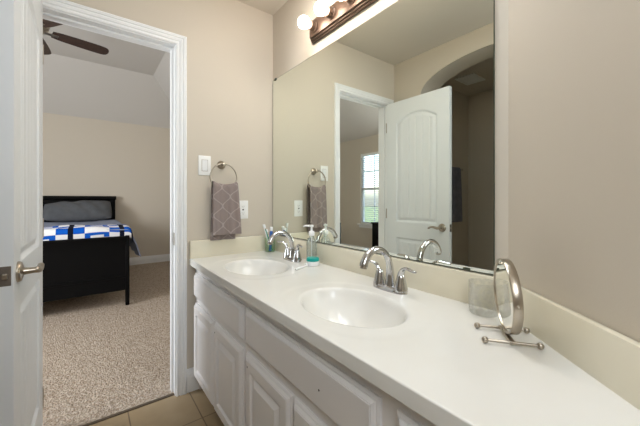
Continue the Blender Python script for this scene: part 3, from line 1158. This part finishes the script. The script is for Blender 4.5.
# soap pump bottle
SX, SY = -0.056, -0.545
soap = thing('soap_dispenser', 'clear plastic soap bottle with white pump behind the teal-lidded jar', 'soap dispenser', (SX, SY, ZT))
obj('bottle', lathe(BM(), vessel([(0.026, 0), (0.0285, 0.004), (0.0285, 0.105), (0.026, 0.122), (0.017, 0.136), (0.0135, 0.142), (0.0135, 0.150)], 0.0014), 36), M['bottle'], soap, smooth=40)
pm = obj('pump', lathe(BM(), [(0, 0.1505), (0.016, 0.1505), (0.0165, 0.153), (0.0165, 0.170), (0.014, 0.174), (0.006, 0.178), (0.0055, 0.196), (0.011, 0.198), (0.0115, 0.207), (0.007, 0.210), (0, 0.210)], 28), M['pump'], soap, smooth=40)
obj('nozzle', tube(BM(), spline([(0.0, 0.0, 0.203, 0.0065), (-0.012, 0.015, 0.204, 0.006), (-0.024, 0.030, 0.203, 0.0045), (-0.029, 0.036, 0.198, 0.0038)], 5), 12), M['pump'], pm, smooth=50)
obj('dip_tube', rod(BM(), (0, 0, 0.004), (0, 0, 0.149), 0.002, n=8), M['pump'], soap)

jar = thing('cream_jar', 'low round white jar with teal lid beside the farther faucet', 'jar', (-0.088, -0.600, ZT))
obj('body', lathe(BM(), [(0, 0), (0.030, 0), (0.0335, 0.003), (0.0345, 0.012), (0.0345, 0.022), (0.031, 0.0245), (0, 0.0245)], 36), M['pump'], jar, smooth=40)
obj('lid', lathe(BM(), [(0, 0.0245), (0.0335, 0.0245), (0.0340, 0.027), (0.0335, 0.038), (0.031, 0.041), (0, 0.0415)], 36), M['teal'], jar, smooth=40)

# toothbrush lying on the counter
tb = toothbrush('short white toothbrush lying flat on the counter in front of the teal-lidded jar', (-0.228, -0.650, ZT + 0.0062), (-0.128, -0.607, ZT + 0.0062), M['bristle'], roll=PI)

# glass tumbler
tm = obj('glass_tumbler', lathe(BM(), vessel([(0.037, 0), (0.041, 0.004), (0.0425, 0.012), (0.043, 0.05), (0.0435, 0.097)], 0.0022), 48), M['tumbler'], smooth=40, loc=(-0.068, -1.470, ZT))
tag(tm, 'etched clear glass tumbler behind the stand mirror', 'tumbler')

# stand mirror
vm_c = Vector((-0.197, -1.583, ZT))
BA = Vector((0.593, -0.805, 0)).normalized()          # along the foot bars (normal of the disc)
CA = Vector((-BA.y, BA.x, 0))                          # connector direction, away from the camera
sm = thing('stand_mirror', 'round brushed nickel vanity stand mirror on ball-ended feet', 'stand mirror', vm_c)
ang = math.atan2(CA.y, CA.x)
sm.rotation_euler = (0, 0, ang)        # local x = connector direction, local -y = BA
for cx in (0.044, -0.044):
    bm = rod(BM(), (cx, -0.055, 0.0085), (cx, 0.055, 0.0085), 0.0035, n=14)
    f = obj('foot_bar', bm, M['nickel'], sm, smooth=40)
    for e in (-0.058, 0.058):
        obj('ball_foot', ball(BM(), (cx, e, 0.0082), 0.0078), M['nickel'], f, smooth=60)
bm = BM()
box(bm, -0.05, 0.05, -0.006, 0.006, 0.0085, 0.0135, bev=0.0015)
obj('connector', bm, M['nickel'], sm)
tilt = R(2.5)
RD = 0.0915
zc_ = 0.017 + RD
# disc leans back toward +y_local at its top; built about its centre
dm = Matrix.Translation((0, -0.005, 0.017)) @ Matrix.Rotation(R(-1), 4, 'Z') @ Matrix.Rotation(tilt * -1.0, 4, 'X') @ Matrix.Translation((0, 0, RD))


def disc(prof, n=64, m=dm):
    return lathe(BM(), prof, n, m @ Matrix.Rotation(R(-90), 4, 'X'))


fr = obj('mirror_frame', disc([(RD - 0.006, -0.010), (RD - 0.001, -0.010), (RD, -0.008), (RD, 0.008), (RD - 0.001, 0.010), (RD - 0.006, 0.010), (RD - 0.006, -0.010)]), M['nickel'], sm, smooth=30)
obj('mirror_face', disc([(0, 0.0075), (RD - 0.006, 0.0075), (RD - 0.006, 0.0065), (0, 0.0065)]), M['mirror2'], sm)
obj('mirror_back', disc([(0, -0.0065), (RD - 0.006, -0.0065), (RD - 0.006, -0.0075), (0, -0.0075)]), M['mirror2'], sm)
obj('stem', rod(BM(), (0, 0, 0.012), (0, 0, 0.024), 0.006, n=16), M['nickel'], sm, smooth=40)
for sx in (-1, 1):
    c = dm @ Vector((sx * (RD + 0.001), 0, 0))
    obj('pivot_knob', ball(BM(), c, 0.0045), M['nickel'], sm, smooth=60)

# ================================================================== WALL ITEMS ON THE DOOR WALL
def plate(name, label, cat, x, z, kind):
    t = thing(name, label, cat, (x, 0, z))
    bm = BM()
    box(bm, -0.037, 0.037, -0.0065, -0.0008, -0.06, 0.06, bev=0.003)
    obj('cover_plate', bm, M['plate'], t, smooth=40)
    if kind == 'switch':
        for sx in (-0.0,):
            r_ = BM()
            vs = [(-0.016, -0.0065, -0.032), (0.016, -0.0065, -0.032), (0.016, -0.0115, 0.0), (-0.016, -0.0115, 0.0)]
            box(r_, -0.0165, 0.0165, -0.0095, -0.0063, -0.033, 0.033, bev=0.0012)
            obj('rocker', r_, M['trim'], t)
        bm = BM()
        box(bm, -0.0185, 0.0185, -0.0069, -0.0062, -0.035, 0.035)
        obj('rocker_gap', bm, M['toe'], t)
    else:
        fr_ = obj('socket_insert', box(BM(), -0.0165, 0.0165, -0.0085, -0.0063, -0.033, 0.033, bev=0.0012), M['plate'], t)
        for zz_ in (0.021, -0.021):
            bm = BM()
            for sx in (-0.0063, 0.0063):
                box(bm, sx - 0.0011, sx + 0.0011, -0.0088, -0.0083, zz_ - 0.004, zz_ + 0.004)
            lathe(bm, [(0, 0.0005), (0.0022, 0.0005), (0.0022, 0), (0, 0)], 12, axis_mtx((0, -0.0084, zz_ - 0.009), (0, -1, 0)))
            obj('socket_slots', bm, M['slot'], fr_)
        bm = BM()
        box(bm, -0.006, 0.006, -0.0092, -0.0083, -0.004, 0.0035, bev=0.0004, seg=1)
        obj('test_button', bm, M['dark'], fr_)
    return t


plate('light_switch', 'white rocker light switch plate above and beside the towel ring', 'light switch', -0.472, 1.347, 'switch')
plate('wall_outlet', 'white electrical outlet plate beside the hanging hand towel', 'outlet', -0.226, 1.072, 'outlet')

RX, RZ = -0.368, 1.357
ring = thing('towel_ring', 'brushed nickel towel ring on the wall beside the switch', 'towel ring', (RX, 0, RZ))
obj('wall_mount', lathe(BM(), [(0, 0.0008), (0.026, 0.0008), (0.0265, 0.004), (0.0235, 0.010), (0.015, 0.014), (0.011, 0.020), (0.010, 0.036), (0.013, 0.040), (0.013, 0.050), (0.009, 0.054), (0, 0.055)], 32, axis_mtx((0, 0, 0), (0, -1, 0))), M['nickel'], ring, smooth=40)
RR = 0.083
obj('ring', torus(BM(), (0, -0.046, -RR + 0.004), RR, 0.0045, (0, 1, 0), 64, 10), M['nickel'], ring, smooth=60)

# hand towel over the ring
def drape(name, label, cat, mtl, cx, ytop, ztop, w, zf, zb, yf, yb, ringr=None, nu=48, nv=60, amp=0.006):
    bm = BM()
    lf, lb_ = ztop - zf, ztop - zb
    over = PI * 0.012
    tot = lf + over + lb_
    grid = []
    for j in range(nv + 1):
        s = tot * j / nv
        row = []
        for i in range(nu + 1):
            u = i / nu - 0.5
            wob = amp * math.sin(u * 9.0 + 0.6) * 1.0 + amp * 0.6 * math.sin(u * 21 + 1.0)
            sag = 0.0
            if ringr:
                xx = u * w * 0.97
                sag = 0.40 * (ringr - math.sqrt(max(0, ringr ** 2 - min(xx * xx, (ringr * 0.90) ** 2))))
            if s < lb_:                              # back fall, bottom to top
                k = 1 - s / lb_
                z = zb + s + sag * (1 - k) ** 2
                y = yb + wob * k * 0.6
                x = u * w * (0.92 + 0.02 * k) - 0.006 * k
            elif s < lb_ + over:
                a = (s - lb_) / over * PI
                r_ = (yb - yf) / 2
                z = ztop + r_ * math.sin(a) * 0.9 + sag
                y = (yb + yf) / 2 + r_ * math.cos(a)
                x = u * w * 0.92
                k = 0
            else:
                q = s - lb_ - over
                k = q / lf
                z = ztop - q + sag * (1 - k) ** 2
                y = yf - 0.014 * math.sin(k * PI * 0.5) + wob * (0.35 + 0.65 * k)
                x = u * w * (0.92 + 0.10 * k) + 0.004 * k
            row.append(bm.verts.new((x, y, z - ztop)))
        grid.append(row)
    for a, b in zip(grid, grid[1:]):
        for i in range(nu):
            bm.faces.new((a[i], a[i + 1], b[i + 1], b[i]))
    bmesh.ops.recalc_face_normals(bm, faces=bm.faces)
    bmesh.ops.solidify(bm, geom=bm.faces[:], thickness=0.005)
    o = obj(name, bm, mtl, smooth=60, loc=(cx, 0, ztop))
    return tag(o, label, cat)


drape('hand_towel', 'taupe hand towel with pale lattice pattern hanging from the ring', 'towel', M['towel'], RX + 0.006, 0, 1.214, 0.165, 0.925, 0.888, -0.063, -0.030, ringr=RR, amp=0.009)

# ================================================================== ALCOVE
tbx0, tbx1 = -2.52, -1.98
br = thing('towel_bar', 'nickel towel bar on the alcove wall behind the door', 'towel bar', (-2.25, 0, 1.49))
obj('bar', rod(BM(), (-0.26, -0.06, 0), (0.26, -0.06, 0), 0.008), M['nickel'], br, smooth=40)
for sx in (-0.262, 0.262):
    obj('bracket', lathe(BM(), [(0, 0.001), (0.025, 0.001), (0.024, 0.010), (0.011, 0.018), (0.011, 0.050), (0.014, 0.055), (0.014, 0.068), (0, 0.072)], 24, axis_mtx((sx, 0, 0), (0, -1, 0))), M['nickel'], br, smooth=40)
drape('bath_towel', 'slate grey bath towel hanging on the bar in the alcove', 'towel', M['alcovetowel'], -2.25, 0, 1.492, 0.42, 0.88, 0.93, -0.085, -0.040, amp=0.008)

vt_ = thing('ceiling_vent', 'white slatted air vent in the alcove ceiling', 'vent', (-2.255, -0.285, CH))
bm = BM()
for a in ((-0.135, 0.135, -0.10, -0.075), (-0.135, 0.135, 0.075, 0.10), (-0.135, -0.11, -0.075, 0.075), (0.11, 0.135, -0.075, 0.075)):
    box(bm, a[0], a[1], a[2], a[3], -0.010, -0.001)
obj('frame', bm, M['plate'], vt_)
bm = BM()
for k in range(7):
    yy = -0.064 + 0.0213 * k
    mt = Matrix.Translation((0, yy, -0.006)) @ Matrix.Rotation(R(-25), 4, 'X')
    vs = [bm.verts.new(mt @ Vector(p)) for p in ((-0.11, -0.008, 0), (0.11, -0.008, 0), (0.11, 0.008, 0), (-0.11, 0.008, 0))]
    bm.faces.new(vs)
bmesh.ops.solidify(bm, geom=bm.faces[:], thickness=0.0015)
obj('louvres', bm, M['plate'], vt_)
obj('duct', bx(-0.11, 0.11, -0.075, 0.075, -0.0025, -0.001), M['duct'], vt_)

# ================================================================== BEDROOM
BX1, BX0 = -0.685, -2.35
BYF, BYH = 1.94, 4.17
bed = thing('bed', 'black wooden sleigh bed on the beige carpet', 'bed', ((BX0 + BX1) / 2, (BYF + BYH) / 2, 0.006))
bcx, bcy = (BX0 + BX1) / 2, (BYF + BYH) / 2


def bed_part(name, bm, m, parent=None, smooth=None):
    bmesh.ops.translate(bm, verts=bm.verts, vec=(-bcx, -bcy, -0.006))
    return obj(name, bm, m, parent or bed, smooth)


# footboard: panel with a slight sleigh roll, arched lower edge
fb = BM()
n = 40
rows = []
for k in range(n + 1):
    x = BX0 + 0.034 + (BX1 - BX0 - 0.068) * k / n
    rows.append(x)
prof = [(0.0, 0.17), (0.0, 0.30), (-0.008, 0.305), (-0.008, 0.33), (0.0, 0.335), (0.0, 0.58), (-0.01, 0.66), (-0.022, 0.715), (-0.03, 0.735), (-0.02, 0.748), (0.01, 0.748), (0.02, 0.735), (0.022, 0.66), (0.03, 0.5), (0.03, 0.17)]
gridv = [[fb.verts.new((x, BYF + p[0], p[1])) for p in prof] for x in rows]
for a, b in zip(gridv, gridv[1:]):
    for k in range(len(prof)):
        j = (k + 1) % len(prof)
        fb.faces.new((a[k], a[j], b[j], b[k]))
fb.faces.new(gridv[0]); fb.faces.new(gridv[-1][::-1])
bed_part('footboard', fb, M['black'], smooth=40)
for xx in (BX0, BX1 - 0.036):
    bm = BM()
    box(bm, xx, xx + 0.036, BYF - 0.012, BYF + 0.043, 0.006, 0.752, bev=0.005)
    bed_part('post', bm, M['black'], smooth=40)
# headboard
bm = BM()
box(bm, BX0 + 0.02, BX1 - 0.03, BYH - 0.03, BYH, 0.30, 1.13, bev=0.004)
box(bm, BX0 + 0.02, BX1 - 0.03, BYH - 0.045, BYH - 0.025, 1.05, 1.13, bev=0.004)
bed_part('headboard', bm, M['black'], smooth=40)
bm = BM()
prof = [(-0.055, 1.145), (-0.058, 1.16), (-0.050, 1.178), (-0.03, 1.19), (0.0, 1.192), (0.025, 1.182), (0.036, 1.165), (0.034, 1.145), (0.02, 1.13), (-0.04, 1.13)]
a = [bm.verts.new((BX0 - 0.02, BYH - 0.015 + p[0], p[1])) for p in prof]
b = [bm.verts.new((BX1 + 0.012, BYH - 0.015 + p[0], p[1])) for p in prof]
for k in range(len(prof)):
    j = (k + 1) % len(prof)
    bm.faces.new((a[k], a[j], b[j], b[k]))
bm.faces.new(a); bm.faces.new(b[::-1])
bed_part('top_rail', bm, M['black'], smooth=40)
for xx in (BX0, BX1 - 0.06):
    bm = BM()
    box(bm, xx, xx + 0.06, BYH - 0.055, BYH + 0.005, 0.006, 1.135, bev=0.005)
    bed_part('post', bm, M['black'], smooth=40)
for xx in (BX0 + 0.01, BX1 - 0.04):
    bm = BM()
    box(bm, xx, xx + 0.028, BYF + 0.03, BYH - 0.045, 0.22, 0.42, bev=0.004)
    bed_part('side_rail', bm, M['black'])
bm = BM()
box(bm, BX0 + 0.04, BX1 - 0.045, BYF + 0.045, BYH - 0.06, 0.40, 0.79, bev=0.05, seg=4)
bed_part('mattress', bm, M['mattress'], smooth=50)


def cloth(name, label, cat, mtl, x0, x1, y0, y1, ztop, drop_r, drop_f=0.0, amp=0.01, thick=0.012, n=90, m=70, seed=1, ftilt=0.0, flare=0.05):
    """sheet lying on the bed, hanging over the +x side by drop_r and the foot by drop_f"""
    rnd = random.Random(seed)
    ph = [rnd.uniform(0, 6.28) for _ in range(8)]
    bm = BM()
    uvl = bm.loops.layers.uv.new('uv')
    W, Lh = x1 - x0, y1 - y0
    grid, uvs = [], {}
    for j in range(m + 1):
        sv = (Lh + drop_f) * j / m - drop_f
        row = []
        for i in range(n + 1):
            su = (W + drop_r) * i / n
            rr = 0.05
            x = x0 + su
            z = ztop
            e = su - (W - rr)
            if e > 0:
                a = min(e / rr, PI / 2)
                x = x1 - rr + rr * math.sin(a)
                z = ztop - rr * (1 - math.cos(a))
                if e > rr * PI / 2:
                    q = e - rr * PI / 2
                    x = x1 + flare * q + 0.012 * math.sin(sv * 16 + ph[0]) * min(1, q / 0.1)
                    z = ztop - rr - q
            y = y0 + sv
            if drop_f and sv < rr:
                e2 = rr - sv
                a = min(e2 / rr, PI / 2)
                y = y0 + rr - rr * math.sin(a)
                z -= rr * (1 - math.cos(a))
                if e2 > rr * PI / 2:
                    z -= e2 - rr * PI / 2
            z += amp * (math.sin(x * 9 + ph[1] + sv * 3) + 0.7 * math.sin(x * 17 + sv * 11 + ph[2]) + 0.6 * math.sin(sv * 19 + ph[3] - x * 5)) * 0.5
            z += ftilt * max(0, 1 - sv / 0.5)
            v = bm.verts.new((x, y, z))
            uvs[v] = (su - W, sv)
            row.append(v)
        grid.append(row)
    for a, b in zip(grid, grid[1:]):
        for i in range(n):
            f = bm.faces.new((a[i], a[i + 1], b[i + 1], b[i]))
            for lp_ in f.loops:
                lp_[uvl].uv = uvs[lp_.vert]
    bmesh.ops.recalc_face_normals(bm, faces=bm.faces)
    bmesh.ops.solidify(bm, geom=bm.faces[:], thickness=thick)
    o = obj(name, bm, mtl, smooth=60)
    return tag(o, label, cat)


cloth('bed_sheet', 'blue grey sheet spread over the mattress and hanging at the side', 'bed sheet', M['sheet'], BX0 + 0.02, BX1 + 0.03, 1.99, 3.98, 0.812, 0.28, amp=0.010, seed=3, flare=0.30)
cloth('quilt', 'blue and white patchwork quilt folded across the foot of the bed', 'quilt', M['quilt'], BX0 + 0.0, BX1 + 0.03, 1.985, 2.42, 0.846, 0.06, 0.085, amp=0.012, thick=0.02, seed=5, flare=0.35)

# pillows
def pillow(label, x0, x1, y, z, h, d, lean):
    bm = BM()
    n, m = 36, 22
    cx, w2 = (x0 + x1) / 2, (x1 - x0) / 2
    for side in (1, -1):
        g_ = []
        for i in range(n + 1):
            r_ = []
            for j in range(m + 1):
                u, v = 2 * i / n - 1, 2 * j / m - 1
                k = max(0, (1 - abs(u) ** 2.6)) ** 0.55 * max(0, (1 - abs(v) ** 2.2)) ** 0.6
                wr = 0.008 * math.sin(u * 13 + v * 5) * k
                r_.append(bm.verts.new((u * w2 * (1 - 0.03 * v * v), side * (d / 2 * k) + wr, v * h / 2 * (1 - 0.13 * u ** 4) + (0.022 * math.sin(u * 2.2 - 0.3) + 0.008 * math.sin(u * 9)) * max(0, v))))
            g_.append(r_)
        for a, b in zip(g_, g_[1:]):
            for j in range(m):
                bm.faces.new((a[j], a[j + 1], b[j + 1], b[j]))
    bmesh.ops.remove_doubles(bm, verts=bm.verts, dist=1e-4)
    o = obj('pillow', bm, M['pillow'], smooth=70, loc=(cx, y, z))
    o.rotation_euler = (lean, 0, 0)
    return tag(o, label, 'pillow', 'charcoal pillows against the headboard')


pillow('long charcoal pillow at the visible end of the headboard', -1.55, -0.745, 3.88, 0.968, 0.38, 0.22, R(-46))
pillow('charcoal pillow mostly hidden behind the open door', -2.31, -1.57, 3.93, 0.965, 0.34, 0.20, R(-42))

# dresser seen in the mirror below the window
dr = thing('dresser', 'black low dresser under the bedroom window', 'dresser', (-3.31, 1.50, 0.006))
obj('body', box(BM(), -0.23, 0.22, -0.55, 0.42, 0.04, 0.69, bev=0.006), M['black'], dr)
obj('top_board', box(BM(), -0.24, 0.24, -0.57, 0.44, 0.69, 0.715, bev=0.006), M['black'], dr)
for z0 in (0.07, 0.28, 0.49):
    d_ = obj('drawer', box(BM(), 0.22, 0.232, -0.53, 0.40, z0, z0 + 0.19, bev=0.004), M['black'], dr)
    for yy in (-0.3, 0.17):
        obj('knob', ball(BM(), (0.244, yy, z0 + 0.095), 0.013), M['nickel'], d_, smooth=60)
for sx in (-0.2, 0.19):
    for sy in (-0.5, 0.37):
        obj('foot', bx(sx - 0.025, sx + 0.025, sy - 0.025, sy + 0.025, 0, 0.04), M['black'], dr)

# ceiling fan
FX, FY, FZ = -1.455, 1.81, 2.675
fan = thing('ceiling_fan', 'dark-bladed ceiling fan hanging from the bedroom ceiling', 'ceiling fan', (FX, FY, FZ))
obj('motor_housing', lathe(BM(), [(0, -0.06), (0.05, -0.06), (0.085, -0.045), (0.10, -0.02), (0.105, 0.0), (0.13, 0.012), (0.145, 0.06), (0.14, 0.12), (0.10, 0.15), (0.03, 0.16), (0, 0.16)], 40), M['nickel'], fan, smooth=40)
obj('downrod', rod(BM(), (0, 0, 0.115), (0, 0, 0.40), 0.013), M['nickel'], fan, smooth=40)
obj('canopy', lathe(BM(), [(0, 0.36), (0.03, 0.36), (0.06, 0.39), (0.068, 0.433), (0, 0.433)], 32), M['nickel'], fan, smooth=40)
for k in range(5):
    a = R(13.5 + 72 * k)
    mt = Matrix.Rotation(a, 4, 'Z') @ Matrix.Translation((0, 0, -0.004)) @ Matrix.Rotation(R(-11), 4, 'X')
    bm = BM()
    outl = spline([(p_[0] * 1.03, p_[1]) for p_ in ((0.15, -0.045), (0.22, -0.058), (0.36, -0.066), (0.50, -0.068), (0.555, -0.060), (0.578, -0.035), (0.583, 0.0), (0.578, 0.035), (0.555, 0.060), (0.50, 0.068), (0.36, 0.066), (0.22, 0.058), (0.15, 0.045))], 5)
    up_ = [bm.verts.new(mt @ Vector((p[0], p[1], 0.004))) for p in outl]
    dn_ = [bm.verts.new(mt @ Vector((p[0], p[1], -0.004))) for p in outl]
    bm.faces.new(up_); bm.faces.new(dn_[::-1])
    for i in range(len(outl)):
        j = (i + 1) % len(outl)
        bm.faces.new((up_[i], dn_[i], dn_[j], up_[j]))
    bl = obj('blade', bm, M['blade'], fan)
    bm = BM()
    box(bm, 0.09, 0.20, -0.018, 0.018, -0.010, -0.0045, bev=0.002)
    bm.transform(mt)
    obj('blade_iron', bm, M['nickel'], bl)
